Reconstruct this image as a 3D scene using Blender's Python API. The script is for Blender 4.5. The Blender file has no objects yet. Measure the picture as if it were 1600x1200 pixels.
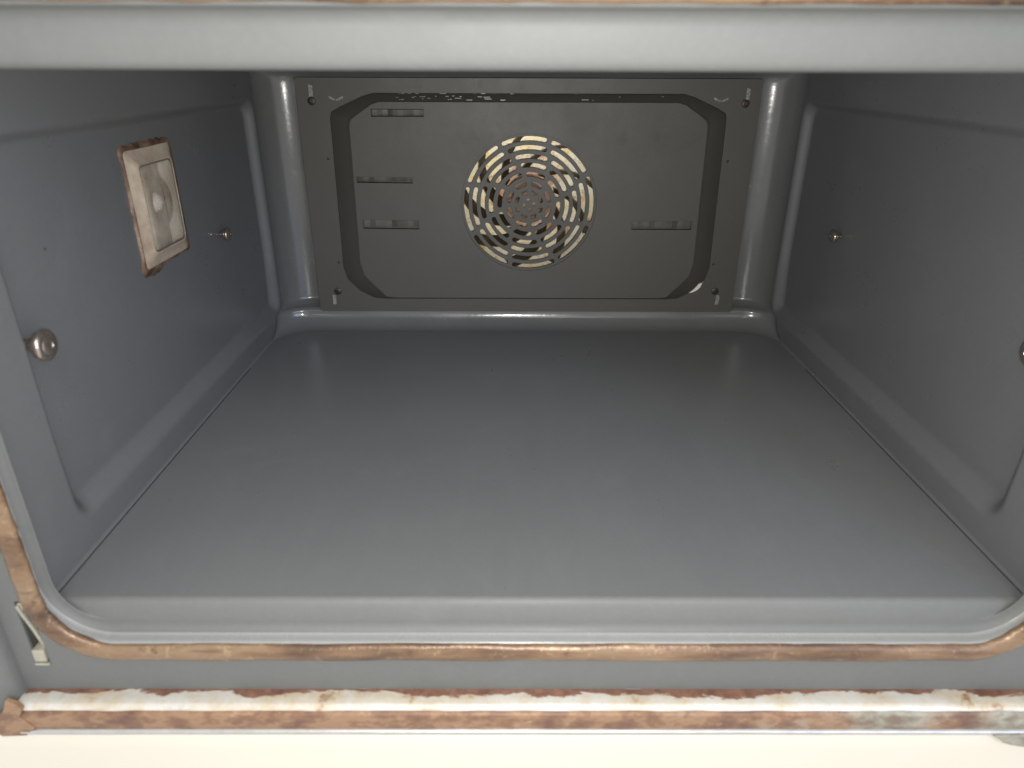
import bpy, bmesh, math, random
import numpy as np
from mathutils import Vector, Matrix
random.seed(4)
S = bpy.context.scene
COL = S.collection

# ------------------------------------------------------------------ camera
cam_d = bpy.data.cameras.new('camera'); cam = bpy.data.objects.new('camera', cam_d); COL.objects.link(cam)
PITCH, YAW, ROLL, FPX = 0.43133, 0.00374, 0.00371, 1087.0
CX = -0.0156; CZ = 0.23
cp, sp, cy, sy = math.cos(PITCH), math.sin(PITCH), math.cos(YAW), math.sin(YAW)
fw = Vector((sy*cp, cy*cp, -sp)); rt = Vector((cy, -sy, 0)); up = rt.cross(fw)
rt2 = rt*math.cos(ROLL)+up*math.sin(ROLL); up2 = -rt*math.sin(ROLL)+up*math.cos(ROLL)
m = Matrix((rt2, up2, -fw)).transposed().to_4x4(); m.translation = Vector((CX, 0, CZ))
cam.matrix_world = m
cam_d.sensor_width = 36; cam_d.lens = 36*FPX/1600
cam_d.clip_start = 0.01; cam_d.clip_end = 20
cam_d.dof.use_dof = True; cam_d.dof.focus_distance = 0.56; cam_d.dof.aperture_fstop = 9.5
S.camera = cam

# ------------------------------------------------------------------ world and lamps
w = bpy.data.worlds.new('World'); S.world = w; w.use_nodes = True
wb = w.node_tree.nodes['Background']; wb.inputs[0].default_value = (1.0, 0.985, 0.945, 1); wb.inputs[1].default_value = 1.15

def area(name, loc, target, size, power, color, shape='DISK'):
    l = bpy.data.lights.new(name, 'AREA'); l.shape = shape; l.size = size; l.energy = power; l.color = color
    o = bpy.data.objects.new(name, l); COL.objects.link(o); o.location = loc
    o.rotation_euler = (Vector(target)-Vector(loc)).to_track_quat('-Z', 'Y').to_euler()
    return o
area('phone_flash', (CX+0.006, -0.004, 0.220), (0.0, 0.40, 0.09), 0.007, 1.65, (1.0, 0.985, 0.94))
area('window_light', (1.1, -1.3, 0.75), (-0.2, 0.3, 0.0), 0.9, 13.0, (0.48, 0.63, 1.0))
area('room_light', (0.1, -0.75, 1.0), (0.0, 0.25, 0.0), 0.6, 6.0, (1.0, 0.95, 0.88))
S.view_settings.view_transform = 'Standard'; S.view_settings.look = 'None'
S.view_settings.gamma = 1; S.view_settings.exposure = 0; S.view_settings.use_curve_mapping = False
S.render.engine = 'CYCLES'

# ------------------------------------------------------------------ helpers
def tag(o, label=None, cat=None, group=None, kind=None):
    if label: o['label'] = label
    if cat: o['category'] = cat
    if group: o['group'] = group
    if kind: o['kind'] = kind
    return o

def mesh(name, V, F, mat, parent=None, smooth=True, auto=None):
    me = bpy.data.meshes.new(name); me.from_pydata([tuple(v) for v in V], [], [tuple(f) for f in F]); me.update()
    if smooth:
        for p in me.polygons: p.use_smooth = True
    if auto is not None:
        bm = bmesh.new(); bm.from_mesh(me)
        for e in bm.edges:
            if len(e.link_faces) == 2 and e.calc_face_angle(0) > auto: e.smooth = False
        bm.to_mesh(me); bm.free()
    me.materials.append(mat)
    o = bpy.data.objects.new(name, me); COL.objects.link(o)
    if parent is not None: o.parent = parent
    return o

def empty(name, loc=(0, 0, 0), parent=None):
    o = bpy.data.objects.new(name, None); COL.objects.link(o); o.location = loc; o.empty_display_size = .02
    if parent is not None: o.parent = parent
    return o

class MB:
    def __init__(s): s.V = []; s.F = []
    def add(s, V, F):
        n = len(s.V); s.V += [tuple(v) for v in V]; s.F += [tuple(i+n for i in f) for f in F]
    def box(s, a, b):
        x0, y0, z0 = a; x1, y1, z1 = b
        s.add([(x0,y0,z0),(x1,y0,z0),(x1,y1,z0),(x0,y1,z0),(x0,y0,z1),(x1,y0,z1),(x1,y1,z1),(x0,y1,z1)],
              [(0,3,2,1),(4,5,6,7),(0,1,5,4),(1,2,6,5),(2,3,7,6),(3,0,4,7)])
    def rings(s, R, closed=True, cap0=False, cap1=False):
        n = len(R[0]); V = [p for r in R for p in r]; F = []
        for i in range(len(R)-1):
            for j in range(n if closed else n-1):
                k = (j+1) % n; F.append((i*n+j, i*n+k, (i+1)*n+k, (i+1)*n+j))
        if cap0: F.append(tuple(range(n))[::-1])
        if cap1: F.append(tuple((len(R)-1)*n+j for j in range(n)))
        s.add(V, F)
    def lathe(s, prof, origin, axis='x', n=28, sgn=1):
        R = []
        for (h, r) in prof:
            ring = []
            for i in range(n):
                a = 2*math.pi*i/n
                c, d = r*math.cos(a), r*math.sin(a)
                if axis == 'x': ring.append((origin[0]+sgn*h, origin[1]+c, origin[2]+d))
                else: ring.append((origin[0]+c, origin[1]+sgn*h, origin[2]+d))
            R.append(ring)
        s.rings(R, True, True, True)
    def build(s, name, mat, parent=None, smooth=True, auto=0.6):
        o = mesh(name, s.V, s.F, mat, parent, smooth, auto)
        bm = bmesh.new(); bm.from_mesh(o.data); bmesh.ops.recalc_face_normals(bm, faces=bm.faces); bm.to_mesh(o.data); bm.free()
        return o

def rrect(hx, z0, z1, R, n=14, cx=0.0, m=10):
    """rounded rectangle in x,z; fixed point count: 4*(n+1) corner points + 4*m points on the straights"""
    P = []
    cs = [(cx+hx-R, z1-R, 0), (cx-hx+R, z1-R, 90), (cx-hx+R, z0+R, 180), (cx+hx-R, z0+R, 270)]
    for q, (px, pz, a0) in enumerate(cs):
        for i in range(n+1):
            a = math.radians(a0+90*i/n); P.append((px+R*math.cos(a), pz+R*math.sin(a)))
        nx = cs[(q+1) % 4]; a = math.radians(nx[2])
        e = (nx[0]+R*math.cos(a), nx[1]+R*math.sin(a)); b = P[-1]
        for i in range(1, m+1):
            t = i/(m+1); P.append((b[0]*(1-t)+e[0]*t, b[1]*(1-t)+e[1]*t))
    return P

def sheet(name, outer, holes, y, thick, mat, parent, bevel=0.0):
    """flat sheet standing in the x,z plane with real holes, front face at y, going back by thick"""
    cu = bpy.data.curves.new(name, 'CURVE'); cu.dimensions = '2D'; cu.fill_mode = 'BOTH'
    cu.extrude = max(thick/2-bevel, 1e-5); cu.bevel_depth = bevel; cu.bevel_resolution = 2
    for pts in [outer]+holes:
        sp_ = cu.splines.new('POLY'); sp_.points.add(len(pts)-1); sp_.use_cyclic_u = True
        for i, p in enumerate(pts): sp_.points[i].co = (p[0], p[1], 0, 1)
    t = bpy.data.objects.new('tmp', cu); COL.objects.link(t)
    bpy.context.view_layer.update()
    dg = bpy.context.evaluated_depsgraph_get()
    me = bpy.data.meshes.new_from_object(t.evaluated_get(dg)); bpy.data.objects.remove(t)
    M = Matrix(((1, 0, 0, 0), (0, 0, -1, y+thick/2), (0, 1, 0, 0), (0, 0, 0, 1)))
    me.transform(M); me.name = name; me.materials.clear(); me.materials.append(mat)
    for p in me.polygons: p.use_smooth = False
    o = bpy.data.objects.new(name, me); COL.objects.link(o)
    if parent is not None: o.parent = parent
    return o

# ------------------------------------------------------------------ materials
class Mat:
    def __init__(s, name):
        s.m = bpy.data.materials.new(name); s.m.use_nodes = True; s.t = s.m.node_tree; s.N = s.t.nodes
        s.b = s.N['Principled BSDF']; s.tc = s.N.new('ShaderNodeTexCoord')
        s.P = s.tc.outputs['Object']
    def L(s, a, b): s.t.links.new(a, b)
    def noise(s, scale, detail=3, rough=.55, vec=None, dist=0):
        n = s.N.new('ShaderNodeTexNoise'); n.inputs['Scale'].default_value = scale; n.inputs['Detail'].default_value = detail
        n.inputs['Roughness'].default_value = rough; n.inputs['Distortion'].default_value = dist
        s.L(vec or s.P, n.inputs['Vector']); return n.outputs['Fac']
    def scaled(s, x, y, z):
        n = s.N.new('ShaderNodeMapping'); n.inputs['Scale'].default_value = (x, y, z); s.L(s.P, n.inputs['Vector']); return n.outputs[0]
    def ramp(s, fac, stops, mode='LINEAR'):
        r = s.N.new('ShaderNodeValToRGB'); e = r.color_ramp.elements; r.color_ramp.interpolation = mode
        for i, (p, c) in enumerate(stops):
            if len(c) == 3: c = (*c, 1)
            if i < 2: e[i].position = p; e[i].color = c
            else:
                q = e.new(p); q.color = c
        s.L(fac, r.inputs[0]); return r.outputs[0]
    def mix(s, f, a, b):
        n = s.N.new('ShaderNodeMix'); n.data_type = 'RGBA'
        for sock, v in ((n.inputs[0], f), (n.inputs[6], a), (n.inputs[7], b)):
            if isinstance(v, bpy.types.NodeSocket): s.L(v, sock)
            elif isinstance(v, (int, float)): sock.default_value = v
            else: sock.default_value = (*v, 1) if len(v) == 3 else v
        return n.outputs[2]
    def math(s, op, a, b=None, c=None, clamp=False):
        n = s.N.new('ShaderNodeMath'); n.operation = op; n.use_clamp = clamp
        for i, v in enumerate((a, b, c)):
            if v is None: continue
            if isinstance(v, (int, float)): n.inputs[i].default_value = v
            else: s.L(v, n.inputs[i])
        return n.outputs[0]
    def xyz(s):
        n = s.N.new('ShaderNodeSeparateXYZ'); s.L(s.P, n.inputs[0]); return n.outputs
    def set(s, **k):
        for key, v in k.items():
            i = s.b.inputs[key.replace('_', ' ')]
            if isinstance(v, bpy.types.NodeSocket): s.L(v, i)
            elif isinstance(v, (tuple, list)): i.default_value = (*v, 1) if len(v) == 3 else v
            else: i.default_value = v
        return s
    def bump(s, h, strength=.2, dist=.001):
        n = s.N.new('ShaderNodeBump'); n.inputs['Strength'].default_value = strength; n.inputs['Distance'].default_value = dist
        s.L(h, n.inputs['Height']); s.L(n.outputs[0], s.b.inputs['Normal']); return s

def G(v): return (v, v, v)

def enamel(name, col, rough, peel=.12, var=.10, specks=0.0, flat=(1, 1, 1)):
    M = Mat(name)
    big = M.noise(9, 4, .6)
    c = M.mix(big, tuple(x*(1-var) for x in col), tuple(x*(1+var) for x in col))
    wipe = M.noise(1, 5, .65, vec=M.scaled(70, 14, 30), dist=1.2)
    c = M.mix(M.math('MULTIPLY', M.ramp(wipe, [(.42, G(0)), (.70, G(1))]), .09), c, tuple(x*1.35 for x in col))
    fine = M.noise(420, 3, .6)
    c = M.mix(M.math('MULTIPLY', M.ramp(fine, [(.45, G(0)), (.75, G(1))]), .10), c, tuple(min(1, x*1.6) for x in col))
    if specks:
        v = M.N.new('ShaderNodeTexVoronoi'); v.inputs['Scale'].default_value = 30; M.L(M.scaled(*flat), v.inputs['Vector'])
        d = M.ramp(v.outputs['Distance'], [(.014, G(1)), (.028, G(0))])
        pick = M.ramp(v.outputs['Color'], [(.80, G(0)), (.84, G(1))])
        c = M.mix(M.math('MULTIPLY', M.math('MULTIPLY', d, pick), specks), c, (.015, .013, .01))
    smudge = M.ramp(M.noise(16, 6, .7, dist=.8), [(.56, G(0)), (.70, G(1))])
    c = M.mix(M.math('MULTIPLY', smudge, .16), c, tuple(x*1.5 for x in col))
    r = M.math('ADD', M.math('MULTIPLY_ADD', M.noise(22, 5, .65), .18, rough-.13), M.math('MULTIPLY', wipe, .10))
    r = M.math('ADD', r, M.math('MULTIPLY', smudge, .12))
    M.set(Base_Color=c, Roughness=r)
    M.bump(M.math('ADD', M.noise(260, 2, .5), M.math('MULTIPLY', M.noise(30, 2, .5), 2.0)), peel, .0006)
    return M.m

m_enamel = enamel('grey_enamel', (.124, .127, .131), .29, specks=.8)
m_floor = enamel('grey_enamel_floor', (.138, .143, .146), .30, peel=.08, specks=.8, flat=(1, 1, 0))
m_frame = enamel('grey_enamel_front', (.107, .110, .106), .60, peel=.2, var=.06)
m_rim = enamel('rim_painted_highlight', (.21, .212, .208), .26, peel=.15)  # lighter copy of the grey enamel, painting the highlight along the rolled edge
m_panel = enamel('warm_grey_enamel', (.064, .061, .054), .50, peel=.10, var=.08, specks=.6, flat=(1, 0, 1))
m_post = enamel('grey_enamel_gloss', (.118, .121, .120), .17, peel=.10)

def metal(name, c1, c2, rough, met=1.0, rust=None, rlo=.55, rhi=.65, sc=60):
    M = Mat(name)
    c = M.mix(M.noise(sc, 5, .7), c1, c2)
    mt = met
    if rust:
        f = M.ramp(M.noise(sc*.7, 6, .75), [(rlo, G(0)), (rhi, G(1))])
        c = M.mix(f, c, rust)
        mt = M.math('MULTIPLY', M.math('SUBTRACT', 1.0, f), met)
    M.set(Base_Color=c, Roughness=rough, Metallic=mt)
    M.bump(M.noise(sc*6, 4, .7), .3, .0005)
    return M.m
m_stud = metal('nickel_plating', (.46, .39, .34), (.28, .235, .205), .20, .85)
m_screw = metal('dark_screw', (.07, .065, .06), (.03, .028, .025), .45, .6, rust=(.12, .05, .02))
m_bare = metal('bare_pressed_metal', (.60, .58, .53), (.34, .32, .28), .5, .3)
m_hub = metal('rusty_hub', (.34, .17, .10), (.62, .50, .38), .6, .2, rust=(.08, .03, .015), rlo=.5, rhi=.62, sc=110)
m_blade = metal('stained_fan_steel', (.16, .13, .08), (.045, .036, .022), .38, .5, rust=(.14, .06, .02), sc=70)
m_dark = metal('dark_cavity_metal', (.10, .095, .085), (.17, .16, .14), .5, .2, sc=40)
m_baffle = metal('greyed_baffle', (.125, .118, .100), (.062, .058, .050), .4, .1, sc=130)
m_tan = metal('beige_hinge_metal', (.46, .44, .36), (.22, .20, .15), .45, .3, sc=150)

def chamber_mat():
    M = Mat('heat_stained_aluminised_steel')
    n1 = M.noise(38, 5, .7); n2 = M.noise(90, 6, .75); n3 = M.noise(420, 3, .7)
    c = M.ramp(n1, [(.30, (.92, .56, .18)), (.42, (.90, .76, .46)), (.55, (.86, .80, .64)), (.66, (.93, .66, .28))])
    rust = M.ramp(n2, [(.54, G(0)), (.66, G(1))])
    x, y, z = M.xyz()
    dx = M.math('SUBTRACT', x, .0012); dz = M.math('SUBTRACT', z, .1168)
    rad = M.math('SQRT', M.math('ADD', M.math('MULTIPLY', dx, dx), M.math('MULTIPLY', dz, dz)))
    inner_stain = M.ramp(M.math('ADD', M.math('MULTIPLY', rad, -18), M.math('MULTIPLY_ADD', n2, 1.2, .30)), [(.25, G(0)), (.42, G(1))])
    c = M.mix(M.math('MULTIPLY', inner_stain, .85), c, M.ramp(n1, [(.4, (.42, .15, .06)), (.6, (.55, .32, .22))]))
    c = M.mix(M.math('MULTIPLY', rust, .75), c, (.48, .20, .06))
    c = M.mix(M.math('MULTIPLY', M.ramp(n3, [(.55, G(0)), (.7, G(1))]), .45), c, (.14, .10, .06))
    M.set(Base_Color=c, Roughness=.42, Metallic=.30)
    M.bump(n3, .3, .0005)
    return M.m
m_chamber = chamber_mat()

def bead_mat():
    M = Mat('rust_brown_bead')
    x, y, z = M.xyz()
    st = M.scaled(12, 60, 60)
    n1 = M.noise(1.0, 5, .65, vec=st); n2 = M.noise(260, 4, .7); n3 = M.noise(70, 5, .7)
    c = M.ramp(n1, [(.30, (.060, .036, .024)), (.42, (.125, .072, .042)), (.52, (.190, .118, .068)), (.60, (.215, .145, .088)), (.68, (.135, .078, .045)), (.80, (.10, .060, .042))])
    c = M.mix(M.math('MULTIPLY', M.ramp(n3, [(.60, G(0)), (.67, G(1))]), .7), c, (.075, .035, .022))
    c = M.mix(M.math('MULTIPLY', M.ramp(n2, [(.58, G(0)), (.66, G(1))]), .35), c, (.40, .29, .18))
    M.set(Base_Color=c, Roughness=M.math('MULTIPLY_ADD', n2, .35, .18), Metallic=.25)
    M.bump(M.math('ADD', n2, n3), .45, .0009)
    return M.m
m_bead = bead_mat()

def ledge_mat():
    M = Mat('worn_ledge_painted_shine')
    x, y, z = M.xyz()
    nz = M.noise(1, 8, .78, vec=M.scaled(38, 90, 90), dist=.6); n2 = M.noise(13, 4, .7)
    # rust creeps forward from the rear edge (y large) in ragged tongues
    f = M.math('ADD', M.math('MULTIPLY_ADD', y, 160, -160*.2453), M.math('MULTIPLY_ADD', nz, 2.4, -1.2))
    f = M.math('ADD', f, M.math('MULTIPLY_ADD', n2, 3.4, -1.7))
    f = M.ramp(f, [(.38, G(0)), (.50, G(1))])
    pale = M.ramp(M.noise(45, 6, .7), [(.32, (.26, .15, .09)), (.40, (.46, .39, .29)), (.58, (.52, .50, .46)), (.68, (.42, .41, .36)), (.76, (.30, .20, .13))])  # pale tones paint the white shine of the metal; brown ends are rust
    rust = M.ramp(M.noise(150, 5, .7), [(.35, (.13, .058, .038)), (.65, (.24, .125, .085))])
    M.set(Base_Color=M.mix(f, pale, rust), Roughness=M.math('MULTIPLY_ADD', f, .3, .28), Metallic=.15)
    M.bump(nz, .3, .0006)
    return M.m
m_ledge = ledge_mat()

def strip_mat():
    M = Mat('rusted_trim_face')
    x, y, z = M.xyz()
    n = M.noise(1, 6, .65, vec=M.scaled(55, 55, 90)); n2 = M.noise(1, 6, .7, vec=M.scaled(130, 130, 200)); n3 = M.noise(20, 3, .5)
    rust = M.ramp(n, [(.34, (.115, .058, .042)), (.46, (.175, .095, .055)), (.54, (.25, .150, .088)), (.68, (.19, .105, .060))])
    rust = M.mix(M.math('MULTIPLY', M.ramp(n2, [(.60, G(0)), (.68, G(1))]), .5), rust, (.36, .26, .17))
    grey = M.ramp(n, [(.36, (.15, .115, .085)), (.47, (.22, .20, .155)), (.56, (.29, .285, .24)), (.68, (.18, .13, .095))])
    f = M.math('ADD', M.math('MULTIPLY_ADD', x, 2.6, -.12), M.math('MULTIPLY_ADD', n3, 2.2, -.9))
    f = M.ramp(f, [(.35, G(0)), (.75, G(1))])
    M.set(Base_Color=M.mix(f, rust, grey), Roughness=.5, Metallic=.1)
    M.bump(n2, .3, .0006)
    return M.m
m_strip = strip_mat()
m_silver = metal('bright_metal_lip', (.62, .62, .62), (.38, .37, .36), .3, .8, sc=120)

def cream():
    M = Mat('cream_enamel')
    c = M.mix(M.noise(14, 3, .5), (.54, .50, .425), (.57, .53, .45))
    M.set(Base_Color=c, Roughness=.35).bump(M.noise(300, 2), .05, .0004)
    return M.m
m_cream = cream()

def lens_mat():
    M = Mat('dirty_frosted_lamp_glass')
    n = M.noise(55, 5, .65); n2 = M.noise(200, 4, .7)
    c = M.ramp(n, [(.35, (.42, .34, .25)), (.55, (.62, .53, .42)), (.7, (.74, .66, .55))])
    c = M.mix(M.math('MULTIPLY', M.ramp(n2, [(.60, G(0)), (.68, G(1))]), .3), c, (.16, .10, .06))
    M.set(Base_Color=c, Roughness=.22, Alpha=.50)
    M.bump(n, .3, .001)
    return M.m
m_lens = lens_mat()
m_lensframe = metal('beige_lamp_frame', (.66, .57, .46), (.40, .32, .24), .35, .1, rust=(.22, .13, .075), rlo=.44, rhi=.80, sc=34)
m_reflector = metal('beige_reflector', (.66, .59, .48), (.44, .38, .30), .4, .2, sc=50)
def plain(name, col, rough=.4, met=0.0):
    return Mat(name).set(Base_Color=col, Roughness=rough, Metallic=met).m
def rust_rim_mat():
    M = Mat('rusted_lamp_rim'); n = M.noise(60, 5, .7)
    c = M.ramp(n, [(.36, (.05, .026, .015)), (.50, (.13, .075, .045)), (.66, (.26, .19, .13))])
    M.set(Base_Color=c, Roughness=.6).bump(n, .6, .001); return M.m
m_rustrim = rust_rim_mat()
m_bulb = plain('bulb_glass', (.92, .89, .82), .12)
m_socket = plain('lamp_socket', (.12, .105, .09), .5)
m_chip = Mat('chipped_ground_coat'); m_chip.set(Base_Color=m_chip.mix(m_chip.noise(500, 3), (.62, .58, .50), (.80, .76, .68)), Roughness=.5); m_chip = m_chip.m
m_wear = Mat('worn_light_grey'); m_wear.set(Base_Color=m_wear.ramp(m_wear.noise(600, 4), [(.4, (.13, .125, .115)), (.6, (.30, .29, .27))]), Roughness=.4); m_wear = m_wear.m
m_black = plain('black_gap', (.012, .012, .012), .7)
m_seam = plain('seam_shadow_grey', (.035, .035, .035), .5)
m_burr = Mat('flaking_edge'); m_burr.set(Base_Color=m_burr.ramp(m_burr.noise(300, 5), [(.4, (.05, .048, .04)), (.6, (.20, .19, .17))]), Roughness=.35); m_burr = m_burr.m

# ------------------------------------------------------------------ dimensions (metres)
W = .2319; H = .2277; YA = .2585; YB = .656
YF = .2505            # face of the front frame
YP = .632             # face of the back panel's flat border
RX, RY, RZ = .0310, .026, .0165   # rounded rear corners

oven = empty('oven', (0, .44, -.07))
tag(oven, 'grey enamelled oven cavity, open and empty, with a round slotted fan grille at the back', 'oven')
bpy.context.view_layer.update()
class _P: pass
def P(o, parent=oven):
    o.parent = parent; o.matrix_parent_inverse = parent.matrix_world.inverted(); return o

def sub(name, parent): pass

# --- side walls: flat border, large pressed panel set back by DEP
DEP = .0075
RC = (.2885, .6305, .0150, .2045)   # y0,y1,z0,z1 of the recess
def sstep(t): t = max(0., min(1., t)); return t*t*t*(t*(6*t-15)+10)
def recess(y, z):
    hy, hz = (RC[1]-RC[0])/2, (RC[3]-RC[2])/2; cy_, cz_ = (RC[0]+RC[1])/2, (RC[2]+RC[3])/2
    R = .016
    qx, qz = abs(y-cy_)-hy+R, abs(z-cz_)-hz+R
    d = math.hypot(max(qx, 0), max(qz, 0))+min(max(qx, qz), 0)-R
    return DEP*sstep(-d/(.0095+.0050*max(0, min(1, (.07-z)/.04))))
LY0, LY1, LZ0, LZ1 = .4165, .4790, .1125, .1845
def lin(a, b, n): return [a+(b-a)*i/n for i in range(n)]
def side_wall(s):
    ys = lin(YA, .286, 8)+lin(.286, .302, 16)+lin(.302, LY0, 36)+lin(LY0, LY1, 24)+lin(LY1, .594, 40)+lin(.594, YB-RY, 36)+[YB-RY]
    zs = [0.0, .0004, .0012]+lin(.0025, .0305, 30)+lin(.0305, LZ0, 26)+lin(LZ0, LZ1, 26)+lin(LZ1, .206, 20)+lin(.206, H, 6)+[H]
    V = []; F = []
    nz = len(zs)
    for y in ys:
        for z in zs:
            x = W+recess(y, z)-(.0012-z if z < .0012 else 0)
            V.append((s*x, y, z))
    for i in range(len(ys)-1):
        for j in range(nz-1):
            cyy, czz = (ys[i]+ys[i+1])/2, (zs[j]+zs[j+1])/2
            if s < 0 and LY0 < cyy < LY1 and LZ0 < czz < LZ1: continue
            f = (i*nz+j, (i+1)*nz+j, (i+1)*nz+j+1, i*nz+j+1)
            F.append(f if s < 0 else f[::-1])
    o = mesh('side_wall', V, F, m_enamel); P(o); return o
sw = side_wall(-1); tag(sw, 'left side wall with a pressed panel and the lamp opening')
sw = side_wall(1); tag(sw, 'right side wall with a pressed panel and no lamp')

# --- rear wall: rounded upright corners, curved foot running into the floor
def back_wall():
    path = []   # (x, y, nx, ny, foot radius)
    n = 26
    for i in range(n+1):
        a = math.pi/2*i/n
        px, py = -(W-RX)-RX*math.cos(a), (YB-RY)+RY*math.sin(a)
        nx, ny = math.cos(a)/RX, -math.sin(a)/RY; l = math.hypot(nx, ny)
        path.append((px, py, nx/l, ny/l, a/(math.pi/2)))
    full = path+[(x, YB, 0, -1, 1) for x in lin(-(W-RX), (W-RX), 60)[1:]]+[(-p[0], p[1], -p[2], p[3], p[4]) for p in path[::-1]]
    R = []
    def foot_curve(w, rear, rx, ry, x, t):
        if t >= 1: return (x/(W-RX)*(w-rx), rear)
        a = math.pi/2*t
        return (math.copysign((w-rx)+rx*math.cos(a), x), rear-ry+ry*math.sin(a))
    for (x, y, nx, ny, t) in full:
        r = .0165
        col = []
        bx, by = foot_curve(W-.0010, .6170, .040, .036, x, t)
        tx, ty = foot_curve(W-.0004, .6335, .028, .022, x, t)
        for k in range(13):
            a = math.pi/2*k/12
            q = 1-math.sin(a)
            col.append((tx+(bx-tx)*q, ty+(by-ty)*q, r*(1-math.cos(a))))
        col.append((tx*.8+x*.2, ty*.8+y*.2, r+.0016))
        r = .0185
        col.append((x, y, r+.0008))
        for z in lin(r, H-.012, 60)[1:]:
            col.append((x, y, z+.0012 if z < .03 else z))
        for k in range(9):
            a = math.pi/2*k/8; rr = .0008+.0112*sstep(t*1.3)
            col.append((x+nx*rr*(1-math.cos(a)), y+ny*rr*(1-math.cos(a)), H-rr+rr*math.sin(a)))
        R.append(col)
    V = [p for c in R for p in c]; k = len(R[0]); F = []
    for i in range(len(R)-1):
        for j in range(k-1):
            # leave the middle open behind the cover panel (fan chamber)
            xm = (R[i][j][0]+R[i+1][j][0])/2; zm = (R[i][j][2]+R[i][j+1][2])/2
            if abs(xm) < .170 and .034 < zm < .203: continue
            F.append((i*k+j, (i+1)*k+j, (i+1)*k+j+1, i*k+j+1))
    o = mesh('back_wall', V, F, m_post); P(o)
    tag(o, 'rear wall of the cavity with rounded upright corners')
    return R
BR = back_wall()

# --- floor: fills the outline left by the wall feet, fine bump comes from the material
def floor():
    V = []; F = []; n = 120; rows = 80
    for i in range(n+1):
        x = -(W+.004)+2*(W+.004)*i/n
        for r in range(rows+1):
            y = YA+(.650-YA)*r/rows; t = (y-YA)/(.612-YA)
            z = -.0004*math.sin(math.pi*min(1, t))*max(0, 1-(x/(W-.01))**2)-.00005
            V.append((x, y, z))
    k = rows+1
    for i in range(n):
        for r in range(rows):
            F.append((i*k+r, (i+1)*k+r, (i+1)*k+r+1, i*k+r+1))
    o = mesh('floor_plate', V, F, m_floor); P(o)
    o2 = mesh('ceiling_plate', [(v[0], v[1]*1.0+.010*(v[1]-YA), H) for v in V], [f[::-1] for f in F], m_enamel); P(o2)
floor()

mb = MB()
mb.box((-.262, .262, -.050), (-.2475, .672, .262)); P(mb.build('outer_casing', m_dark, None, False))
mb = MB(); mb.box((.2475, .262, -.050), (.262, .672, .262)); P(mb.build('outer_casing', m_dark, None, False))
mb = MB(); mb.box((-.262, .262, H+.004), (.262, .672, .270)); P(mb.build('outer_casing', m_dark, None, False))
mb = MB(); mb.box((-.2475, .262, -.052), (.2475, .672, -.004)); P(mb.build('outer_casing', m_dark, None, False))
mb = MB(); mb.box((-.262, .6725, -.052), (.262, .680, .270)); P(mb.build('outer_casing', m_dark, None, False))
# thin dark strips painting the crease shade where floor meets side walls
for s in (-1, 1):
    mb = MB(); mb.box((s*(W-.0015)-.0003, YA+.002, -.0004), (s*(W-.0015)+.0003, .53, .00025))
    P(mb.build('floor_seam', m_seam, None, False))

# --- flared opening, its rolled edge
def opening():
    R = []
    def mixr(A, B, t): return [(a[0]*(1-t)+b[0]*t, a[1]*(1-t)+b[1]*t) for a, b in zip(A, B)]
    A = rrect(W, 0, H, .0006)
    B = rrect(.2263, -.0112, H+.0127, .0255)
    for (t, y) in ((0, YA+.0005), (.012, YA-.0002), (.05, YA-.0012), (.12, YA-.0022), (.22, YA-.0029), (.40, .2549), (.7, .2541), (1, .2535)):
        R.append([(p[0], y, p[1]) for p in mixr(A, B, t)])
    def off(o): return rrect(.2263+o, -.0112-o, H+.0127+o, .0255+o)
    arc = [(.0055*math.sin(math.radians(a)), .2535-.0055*(1-math.cos(math.radians(a)))) for a in range(8, 81, 8)]
    for (o, y) in arc+[(.0056, .2470), (.0060, .2462), (.0068, .2458), (.0076, .2464), (.0079, .2475), (.0080, YF)]:
        R.append([(p[0], y, p[1]) for p in off(o)])
    mb = MB(); mb.rings(R); o = mb.build('opening_rim', m_frame, None, True, None); P(o)
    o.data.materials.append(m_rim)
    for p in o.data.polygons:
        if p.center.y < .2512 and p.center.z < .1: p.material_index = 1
    tag(o, 'flared grey edge around the oven opening')
opening()

# --- brown bead round the opening
def bead():
    r = .0049; pts = None
    R = []
    N = 18
    for k in range(N):
        a = 2*math.pi*k/N
        o = r*math.cos(a); y = .2458+r*.62*math.sin(a)
        if .15 < ((a/(2*math.pi)+.0) % 1) and abs(a-math.radians(250)) < .12: o *= .93; y += .0008
        R.append([(p[0], y, p[1]) for p in rrect(.2322+o, -.0224-o, H+.0243+o, .0325+o, n=20, m=60)])
    R.append(R[0])
    mb = MB(); mb.rings(R); o = mb.build('door_seal', m_bead, None, True, None)
    bm = bmesh.new(); bm.from_mesh(o.data)
    from mathutils import noise
    for v in bm.verts:
        d = noise.noise(Vector((v.co.x*40, v.co.y*260, v.co.z*260)))*.0005+noise.noise(v.co*170)*.0003
        v.co += v.normal*d
    bmesh.ops.remove_doubles(bm, verts=bm.verts, dist=1e-6); bm.to_mesh(o.data); bm.free()
    P(o); tag(o, 'rust brown rounded bead running around the opening')
bead()

# --- front frame, with the hinge slots
FB = -.0520
outer = [(-.2545, FB), (.2545, FB), (.2545, .30), (-.2545, .30)]
inner = rrect(.2263+.0079, -.0112-.0079, H+.0127+.0079, .0334, m=2)
def slot_hole(s): return rrect(.0034, -.0338, .0035, .0008, n=4, cx=s*.2413, m=1)
fr = sheet('front_frame', outer, [inner, slot_hole(-1), slot_hole(1)], YF, .0012, m_frame, None); P(fr)
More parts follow.
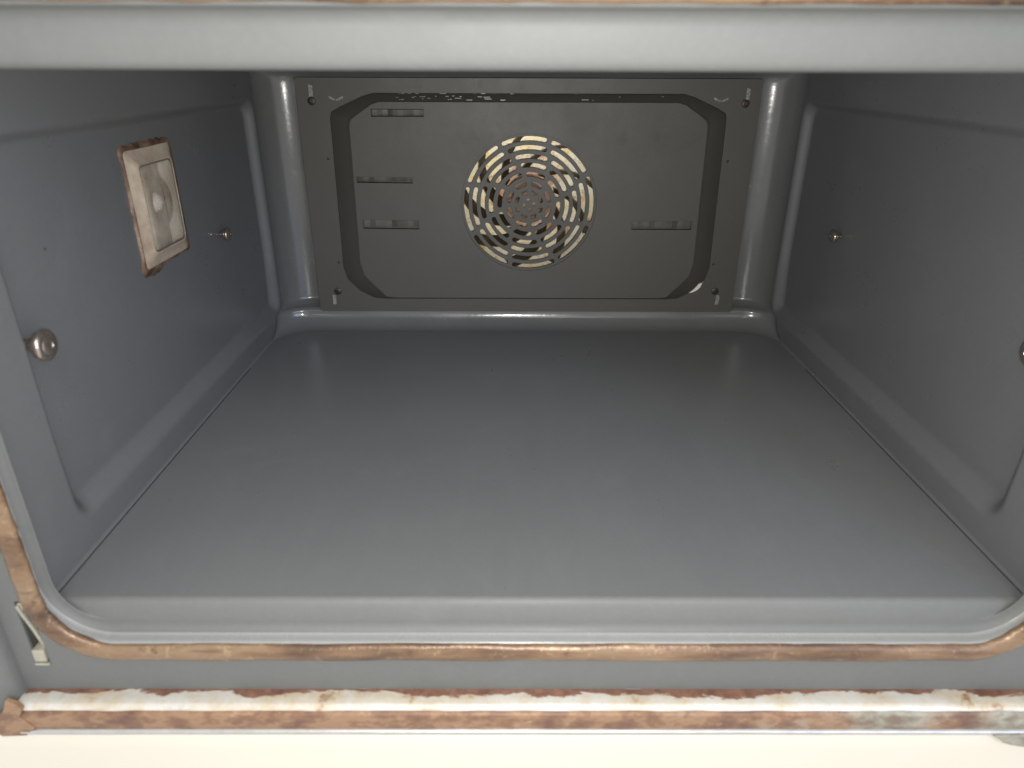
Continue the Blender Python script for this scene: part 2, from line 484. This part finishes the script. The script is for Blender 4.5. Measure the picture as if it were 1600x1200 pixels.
# --- upright side trims that stand forward of the frame
for s in (-1, 1):
    mb = MB()
    prof = [(.2540, YF+.004), (.2540, YF-.001), (.2546, YF-.0040), (.2562, YF-.0066), (.2600, YF-.0080), (.290, YF-.0080), (.290, YF+.004)]
    mb.rings([[(s*a, b, z) for a, b in prof] for z in (FB-.020, .30)], True, True, True)
    P(mb.build('side_trim', m_frame, None, True, .9))
# --- hinge hooks in the slots
for s in (-1, 1):
    mb = MB()
    cxs = s*.2413
    mb.rings([[(cxs+a-s*.0010*t, YF+.0035-b+.002*t, z) for a, b in ((-.0008, 0), (.0010, 0), (.0010, .0022), (-.0008, .0022))]
              for t, z in ((-1.6, .002), (-1.2, -.004), (-.3, -.014), (.2, -.021), (.6, -.027))], True, True, True)
    mb.box((cxs-.0029, YF-.0014, -.0328), (cxs+.0029, YF+.005, -.0255))
    mb.box((cxs+.0022, YF+.0022, -.026), (cxs+.0033, YF+.006, .002))
    mb.box((cxs-.0022, YF-.0006, -.0012), (cxs+.0006, YF+.004, .0026))
    o = mb.build('hinge_hook', m_tan, None, False, None)
    bv = o.modifiers.new('b', 'BEVEL'); bv.width = .0007; bv.segments = 2; P(o)
    mb = MB(); mb.box((cxs-.0060, YF+.009, -.0380), (cxs+.0060, YF+.010, .0080)); P(mb.build('hinge_pocket', m_dark, None, False))
    mb = MB(); mb.box((cxs-.0034, YF-.0011, -.0352), (cxs+.0034, YF-.0002, -.0340)); P(mb.build('slot_lip', m_tan, None, False))

# --- lower trim: ledge with painted shine, rusted face, bright lip
YT = .2400
def trim():
    from mathutils import noise
    mb = MB(); prof = [(YF+.0005, FB-.0004), (YF-.0014, FB-.0006), (.2465, FB-.0004), (.2430, FB-.0006), (.2412, FB-.0014), (.2402, FB-.0030)]
    xs = lin(-.2545, .2545, 200)+[.2545]
    R = [[(x, y+noise.noise(Vector((x*60, y*300, 1)))*.0003, z+noise.noise(Vector((x*50, y*200, 5)))*.0003) for y, z in prof] for x in xs]
    mb.rings(R, False); o = mb.build('trim_ledge', m_ledge, None, True, None); P(o); tag(o, 'worn ledge, its white shine painted pale, with ragged rust along its rear edge')
    prof = [(.2404, FB-.0026), (.2409, FB-.0038), (.2407, FB-.0046), (.2398, FB-.0052), (.2394, FB-.0062), (.2394, FB-.0135), (.2398, FB-.0152)]
    R = [[(x, y+noise.noise(Vector((x*90, z*400, 3)))*.00025, z) for y, z in prof] for x in xs]
    mb = MB(); mb.rings(R, False); o = mb.build('trim_face', m_strip, None, True, None); P(o); tag(o, 'rusted face of the lower trim, greyer towards the right')
    prof = [(.2410, FB-.0150), (.2388, FB-.0152), (.2382, FB-.0160), (.2386, FB-.0176), (.2402, FB-.0184), (.2440, FB-.0184)]
    R = [[(x, y, z+noise.noise(Vector((x*25, 0, 7)))*.00025) for y, z in prof] for x in xs]
    mb = MB(); mb.rings(R, False); o = mb.build('trim_lip', m_silver, None, True, None); P(o)
trim()
# rusted end piece at the left and a rusty flake at the right
mb = MB()
pts = [(-.2560, -.0480), (-.2520, -.0500), (-.2505, -.0530), (-.2518, -.0560), (-.2530, -.0580), (-.2480, -.0655), (-.2525, -.0698), (-.2640, -.0705), (-.2690, -.0650), (-.2640, -.0590), (-.2585, -.0540)]
o = sheet('rusted_corner', pts, [], .2384, .0030, m_strip, None, .0006); P(o)
pts = [(.2235, -.0695), (.2260, -.0708), (.2285, -.0735), (.2330, -.0752), (.2390, -.0765), (.2460, -.0768), (.2460, -.0690), (.2350, -.0685)]
o = sheet('rusty_flake', pts, [], .2374, .0012, m_strip, None, .0003); P(o)

# --- cream panel below
mb = MB()
prof = [(.262, FB-.0188), (.2430, FB-.0188), (.2414, FB-.0193), (.2406, FB-.0204), (.2404, FB-.030), (.2404, FB-.12), (.262, FB-.12)]
mb.rings([[(x, y, z) for y, z in prof] for x in (-.30, .30)], True, True, True)
dr = mb.build('drawer_front', m_cream, None, True, .9)
tag(dr, 'cream enamelled drawer front below the rusty trim, along the bottom edge', 'drawer front')
# small dark scuff on it
mb = MB(); sc = [(-.0465, -.1176), (-.0448, -.1172), (-.0432, -.1182), (-.0422, -.1200), (-.0430, -.1196), (-.0445, -.1186)]
o = sheet('scuff_mark', sc, [], .2398, .0005, m_black, None); o.parent = dr

# ------------------------------------------------------------------ back panel
FCX, FCZ = .0012, .1168; GR = .0598
def cap(pts): return [(p[0], p[1]) for p in pts]+[(-p[0], p[1]) for p in pts[::-1]]
def resample(poly, n):
    L = [0]
    for i in range(len(poly)): L.append(L[-1]+math.dist(poly[i], poly[(i+1) % len(poly)]))
    return L
outl = cap([(.131, .2075), (.140, .2050), (.160, .1965), (.1675, .1925), (.1690, .188), (.1700, .058), (.1668, .0460), (.1560, .0350), (.143, .0292), (.132, .0286)])
innl = cap([(.1255, .2010), (.1320, .1990), (.1455, .1905), (.1505, .1868), (.1520, .182), (.1530, .064), (.1500, .0520), (.1410, .0420), (.131, .0322), (.122, .0312)])
HW = .1955
bo = rrect(HW, .0155, .2190, .002, n=3, m=0)
panel = empty('back_panel', (0, YP, .117)); P(panel)
tag(panel, 'warm grey removable rear panel with raised centre and four air slits')
bpy.context.view_layer.update()
def circ(cx_, cz_, r, n=12): return [(cx_+r*math.cos(2*math.pi*i/n), cz_+r*math.sin(2*math.pi*i/n)) for i in range(n)]
small_holes = [(-.1743, .1545), (-.1741, .0626), (.1742, .1534), (.1733, .0617)]
o = sheet('panel_border', bo, [outl]+[circ(x, z, .0013, 10) for x, z in small_holes], YP, .0015, m_panel, None, .0003); P(o, panel)
YC = .6245
mb = MB()
def blend(t, y): return [(a[0]*(1-t)+b[0]*t, y, a[1]*(1-t)+b[1]*t) for a, b in zip(outl, innl)]
R = [blend(0, YP+.0006), blend(.02, YP-.0004), blend(.10, YP-.0030), blend(.85, YC+.0026), blend(.95, YC+.0007), blend(1.06, YC+.00005)]
mb.rings(R); o = mb.build('panel_slope', m_panel, None, True, None); P(o, panel)
inn2 = [(p[0], p[2]) for p in blend(1.05, 0)]
def rc(x0, x1, z0, z1, dz=0): return [(x0, z0+dz), (x1, z0-dz), (x1, z1-dz), (x0, z1+dz)]
slits = [rc(-.1325, -.0880, .1892, .1955), rc(-.1493, -.1005, .1350, .1403, .0003), rc(-.1470, -.0968, .0950, .1032, .0003), rc(.0930, .1470, .0950, .1030, 0)]
GH = circ(FCX, FCZ, GR, 72)
o = sheet('centre_plate', inn2, [GH]+slits, YC, .0014, m_panel, None, .0002); P(o, panel)
# inner louvre strips a little way behind the slits
for k, (a, b, c, d) in enumerate(slits):
    mb = MB(); R = []
    for t in range(13):
        u = t/12; x = a[0]-.004+(b[0]-a[0]+.008)*u; q = .0016*math.sin(k*2+9*u)+(.002 if (t+k) % 4 == 0 else 0)
        R.append([(x, YC+.0048+q*.6, a[1]+.0004), (x, YC+.0040+q*.6, d[1]-.0008)])
    mb.rings(R, False); P(mb.build('air_baffle', m_baffle, None, False), panel)

# --- fan grille: disc with swirling rings of slots
def arc_slot(r, a0, a1, wd, n=9):
    P_ = []; hw = wd/2
    for i in range(n+1):
        a = a0+(a1-a0)*i/n; P_.append(((r+hw)*math.cos(a), (r+hw)*math.sin(a)))
    for i in range(1, 6):
        t = math.pi*i/6; c = (r*math.cos(a1), r*math.sin(a1))
        u = (math.cos(a1), math.sin(a1)); v = (-u[1], u[0])
        P_.append((c[0]+hw*(u[0]*math.cos(t)+v[0]*math.sin(t)), c[1]+hw*(u[1]*math.cos(t)+v[1]*math.sin(t))))
    for i in range(n+1):
        a = a1+(a0-a1)*i/n; P_.append(((r-hw)*math.cos(a), (r-hw)*math.sin(a)))
    for i in range(1, 6):
        t = math.pi*i/6; c = (r*math.cos(a0), r*math.sin(a0))
        u = (-math.cos(a0), -math.sin(a0)); v = (-u[1], u[0])
        P_.append((c[0]+hw*(u[0]*math.cos(t)+v[0]*math.sin(t)), c[1]+hw*(u[1]*math.cos(t)+v[1]*math.sin(t))))
    return [(FCX+p[0], FCZ+p[1]) for p in P_]
gh = []
for r, sp_deg in ((.0555, 17.5), (.0482, 20.0), (.0409, 25.0), (.0337, 29.0), (.0260, 35.0), (.0180, 44.0)):
    wd = .0043
    for k in range(8):
        # spoke angle is measured clockwise from the top
        c = math.radians(90-(sp_deg-22.5)-45*k)
        half = math.radians(22.5)-(.0017+wd/2)/r
        gh.append(arc_slot(r, c-half, c+half, wd))
for k in range(8):
    a = math.radians(22+45*k); gh.append(arc_slot(.0110, a-.10, a+.10, .0036, 3))
for k in range(4):
    a = math.radians(8+90*k); gh.append(arc_slot(.0044, a-.1, a+.1, .0030, 3))
o = sheet('fan_grille', circ(FCX, FCZ, GR+.0012, 72), gh, YC+.0012, .0010, m_panel, None, .0002); P(o, panel)
tag(o, 'round grille of swirling curved slots in the middle of the rear panel')

# --- screws, punched tabs, scrapes and the white chip
for (x, z, rust) in ((-.1828, .2009, 0), (-.1775, .0349, 0), (.1831, .2001, 1), (.1777, .0359, 0)):
    mb = MB(); mb.lathe([(0, .0034), (-.0004, .0034), (-.0010, .0026), (-.0011, .0018), (-.0002, .0014), (-.0002, .0001)], (x, YP, z), 'y', 20)
    P(mb.build('screw', m_screw, None, True, .6), panel)
for (x, z) in ((-.1828, .2090), (-.1814, .0268), (.1840, .2075), (.1808, .0275)):
    o = sheet('worn_tab', [(x-.0016, z-.0048), (x+.0016, z-.0044), (x+.0018, z+.0040), (x-.0013, z+.0048)], [], YP-.0004, .0003, m_wear, None); P(o, panel)
for s in (-1, 1):
    pts = []
    for i in range(9):
        t = i/8; pts.append((s*(.1560+.0120*t), .2050-.0022*math.sin(math.pi*t)+.0004*math.sin(9*t)))
    for i in range(9):
        t = 1-i/8; pts.append((s*(.1560+.0120*t), .2034-.0020*math.sin(math.pi*t)))
    if s < 0: pts = pts[::-1]
    o = sheet('punched_tab', pts, [], YP-.0006, .0004, m_wear, None); P(o, panel)
chip = [(.1520, .0352), (.1560, .0362), (.1598, .0384), (.1622, .0410), (.1636, .0446), (.1628, .0452), (.1606, .0440), (.1588, .0415), (.1560, .0382)]
o = sheet('enamel_chip', chip, [], YP-.0042, .0012, m_chip, None); P(o, panel)
chip = [(.1645, .0440), (.1655, .0455), (.1668, .0492), (.1673, .0512), (.1667, .0510), (.1655, .0480)]
o = sheet('enamel_chip', chip, [], YP-.0012, .0006, m_chip, None); P(o, panel)
# flaking enamel along the top edge of the raised centre
mb = MB()
for k in range(46):
    x = random.uniform(-.120, .115) if k > 22 else random.uniform(-.115, -.03)
    t = random.uniform(.05, .9); y = YP+(YC-YP)*t-.0006; z = .2076+(.2012-.2076)*t+.0004
    l = random.uniform(.0008, .006); mb = MB(); mb.box((x, y-.0003, z-.0002), (x+l, y+.0003, z+.0004))
    P(mb.build('enamel_flake', m_burr, None, False), panel)

# --- fan chamber and fan
def chamber():
    mb = MB(); R = []
    for (g, y) in ((0, .6565), (0, .6660), (.006, .669)):
        R.append([(p[0], y, p[1]) for p in rrect(.168-g, .031+g, .202-g, .012, n=5, m=0)])
    mb.rings(R, True, False, True); o = mb.build('fan_chamber', m_dark, None, True, .6); P(o)
chamber()
mb = MB(); mb.lathe([(0, .078), (-.002, .078), (-.0035, .0760), (-.0035, .03), (-.0035, .0001)], (FCX, .6665, FCZ), 'y', 64)
o = mb.build('chamber_disc', m_chamber, None, True, .5); P(o); tag(o, 'heat stained pale disc behind the fan')
fan = empty('fan', (FCX, .650, FCZ)); P(fan); tag(fan, 'circulation fan with angled blades, seen through the grille')
bpy.context.view_layer.update()
mb = MB(); mb.lathe([(0, .022), (-.001, .022), (-.003, .020), (-.0045, .016), (-.009, .0135), (-.011, .010), (-.0155, .0085), (-.0165, .006), (-.0165, .0001)], (FCX, .6545, FCZ), 'y', 40)
P(mb.build('fan_hub', m_hub, None, True, .5), fan)
for k in range(9):
    a = 2*math.pi*k/9+.25
    ca, sa = math.cos(a), math.sin(a)
    mb = MB(); R = []
    for t in range(7):
        u = t/6; r = .024+.036*u; b = a-.80*u
        c, s_ = math.cos(b), math.sin(b); tx, tz = -s_, c
        y0, y1 = .6290+.004*(1-u), .652
        lean = .0075
        R.append([(FCX+r*c+tx*lean, y0, FCZ+r*s_+tz*lean), (FCX+(r)*c+tx*(lean+.0008), y0, FCZ+r*s_+tz*(lean+.0008)),
                  (FCX+r*c+tx*.0008, y1, FCZ+r*s_+tz*.0008), (FCX+r*c, y1, FCZ+r*s_)])
    mb.rings(R, True, True, True); P(mb.build('fan_blade', m_blade, None, True, .6), fan)

# ------------------------------------------------------------------ lamp on the left wall
XW = -(W+DEP)
lamp = empty('oven_lamp', (XW, (LY0+LY1)/2, (LZ0+LZ1)/2)); P(lamp); tag(lamp, 'rectangular oven lamp with clouded beige cover and rusty edges on the left wall')
bpy.context.view_layer.update()
def yz_ring(x, y0, y1, z0, z1, R, n=5):
    pts = rrect((y1-y0)/2, z0, z1, R, n=n, cx=(y0+y1)/2, m=3); return [(x, p[0], p[1]) for p in pts]
mb = MB()
mb.rings([yz_ring(XW+.0002, LY0+.001, LY1-.001, LZ0+.001, LZ1-.001, .003), yz_ring(XW-.010, LY0+.003, LY1-.003, LZ0+.003, LZ1-.003, .004),
          yz_ring(XW-.026, LY0+.010, LY1-.010, LZ0+.010, LZ1-.010, .006)], True, False, True)
P(mb.build('lamp_reflector', m_reflector, None, True, .7), lamp)
mb = MB()
def fr_(x, g): return yz_ring(x, LY0+.001+g, LY1-.001-g*.92, LZ0+.001+g, LZ1-.001-g, .003+g*.1)
mb.rings([fr_(XW-.0006, 0), fr_(XW+.0010, .0001), fr_(XW+.0014, .0012), fr_(XW+.0016, .0026), fr_(XW+.0044, .0078), fr_(XW+.0048, .0084), fr_(XW+.0046, .0090)], True, False, False)
P(mb.build('cover_frame', m_lensframe, None, True, .9), lamp)
mb = MB()
mb.rings([fr_(XW+.0047, .0088), fr_(XW+.0042, .0091), fr_(XW+.0042, .0099), fr_(XW+.0046, .0100)], True, False, False)
P(mb.build('dirt_line', m_socket, None, True, .5), lamp)
mb = MB()
mb.rings([fr_(XW+.0040, .0096), fr_(XW+.0047, .0102), fr_(XW+.0052, .013), fr_(XW+.0055, .019), fr_(XW+.0056, .026)], True, False, True)
P(mb.build('lamp_glass', m_lens, None, True, .9), lamp)
# rust-eaten lip of the opening
def ragged_lip():
    from mathutils import noise
    base = rrect((LY1-LY0)/2-.0002, LZ0+.0002, LZ1-.0002, .003, n=6, cx=(LY0+LY1)/2, m=24)
    cyy, czz = (LY0+LY1)/2, (LZ0+LZ1)/2
    R = []
    for (g, x) in ((-.0012, XW+.0016), (.0, XW+.0018), (.5, XW+.0012), (1, XW+.0001)):
        ring = []
        for (y, z) in base:
            d = Vector((y-cyy, z-czz)); n_ = d.normalized()
            w_ = .0002+.0009*max(0, noise.noise(Vector((y*260, z*260, 2)))*2+.3)
            if z > czz+.028: w_ += .0020
            if z < czz-.030 and y < cyy-.008: w_ += .0036
            if g < 0: k = g
            else: k = g*w_
            ring.append((x, y+n_.x*k, z+n_.y*k))
        R.append(ring)
    mb = MB(); mb.rings(R); P(mb.build('rusted_rim', m_rustrim, None, True, None), lamp)
ragged_lip()
cyy, czz = (LY0+LY1)/2+.002, (LZ0+LZ1)/2+.001
mb = MB(); mb.lathe([(-.025, .0165), (.0015, .0165), (.0027, .0150), (.0027, .0110), (-.002, .0095)], (XW, cyy, czz), 'x', 32); P(mb.build('lamp_socket', m_socket, None, True, .6), lamp)
mb = MB(); mb.lathe([(-.020, .006), (-.012, .0070), (-.004, .0072), (-.001, .0062), (.0020, .0042), (.0033, .0001)], (XW, cyy, czz), 'x', 28); P(mb.build('bulb', m_bulb, None, True, .9), lamp)

# ------------------------------------------------------------------ shelf studs
def stud(x, y, z, s, q=1.0):
    r = empty('shelf_stud', (x, y, z)); P(r); bpy.context.view_layer.update()
    prof = [(-.001, .0022)]
    h = 0
    while h < .0058:
        prof += [(h, .0024), (h+.0004, .0030), (h+.0008, .0024)]; h += .0009
    mb = MB(); mb.lathe([(a*q, b*q) for a, b in prof+[(.007, .0026)]], (x, y, z), 'x', 24, s); P(mb.build('threaded_shank', m_stud, None, True, .4), r)
    mb = MB(); mb.lathe([(a*q, b*q) for a, b in [(.0062, .0020), (.0064, .0056), (.0070, .0062), (.0080, .0062), (.0084, .0056), (.0086, .0052), (.0090, .0068), (.0096, .0075), (.0106, .0074), (.0114, .0066), (.0117, .0052), (.0116, .0047), (.0122, .0040), (.0124, .0022), (.0119, .0018), (.0119, .0001)]], (x, y, z), 'x', 32, s)
    P(mb.build('stud_head', m_stud, None, True, .7), r)
    return r
for (s, y, z, lab) in ((-1, .2990, .1114, 'left near'), (-1, .5350, .1102, ''), (1, .5330, .1102, ''), (1, .3015, .1075, '')):
    stud(s*(W+DEP), y, z, -s, 1.0 if y < .4 else .68)
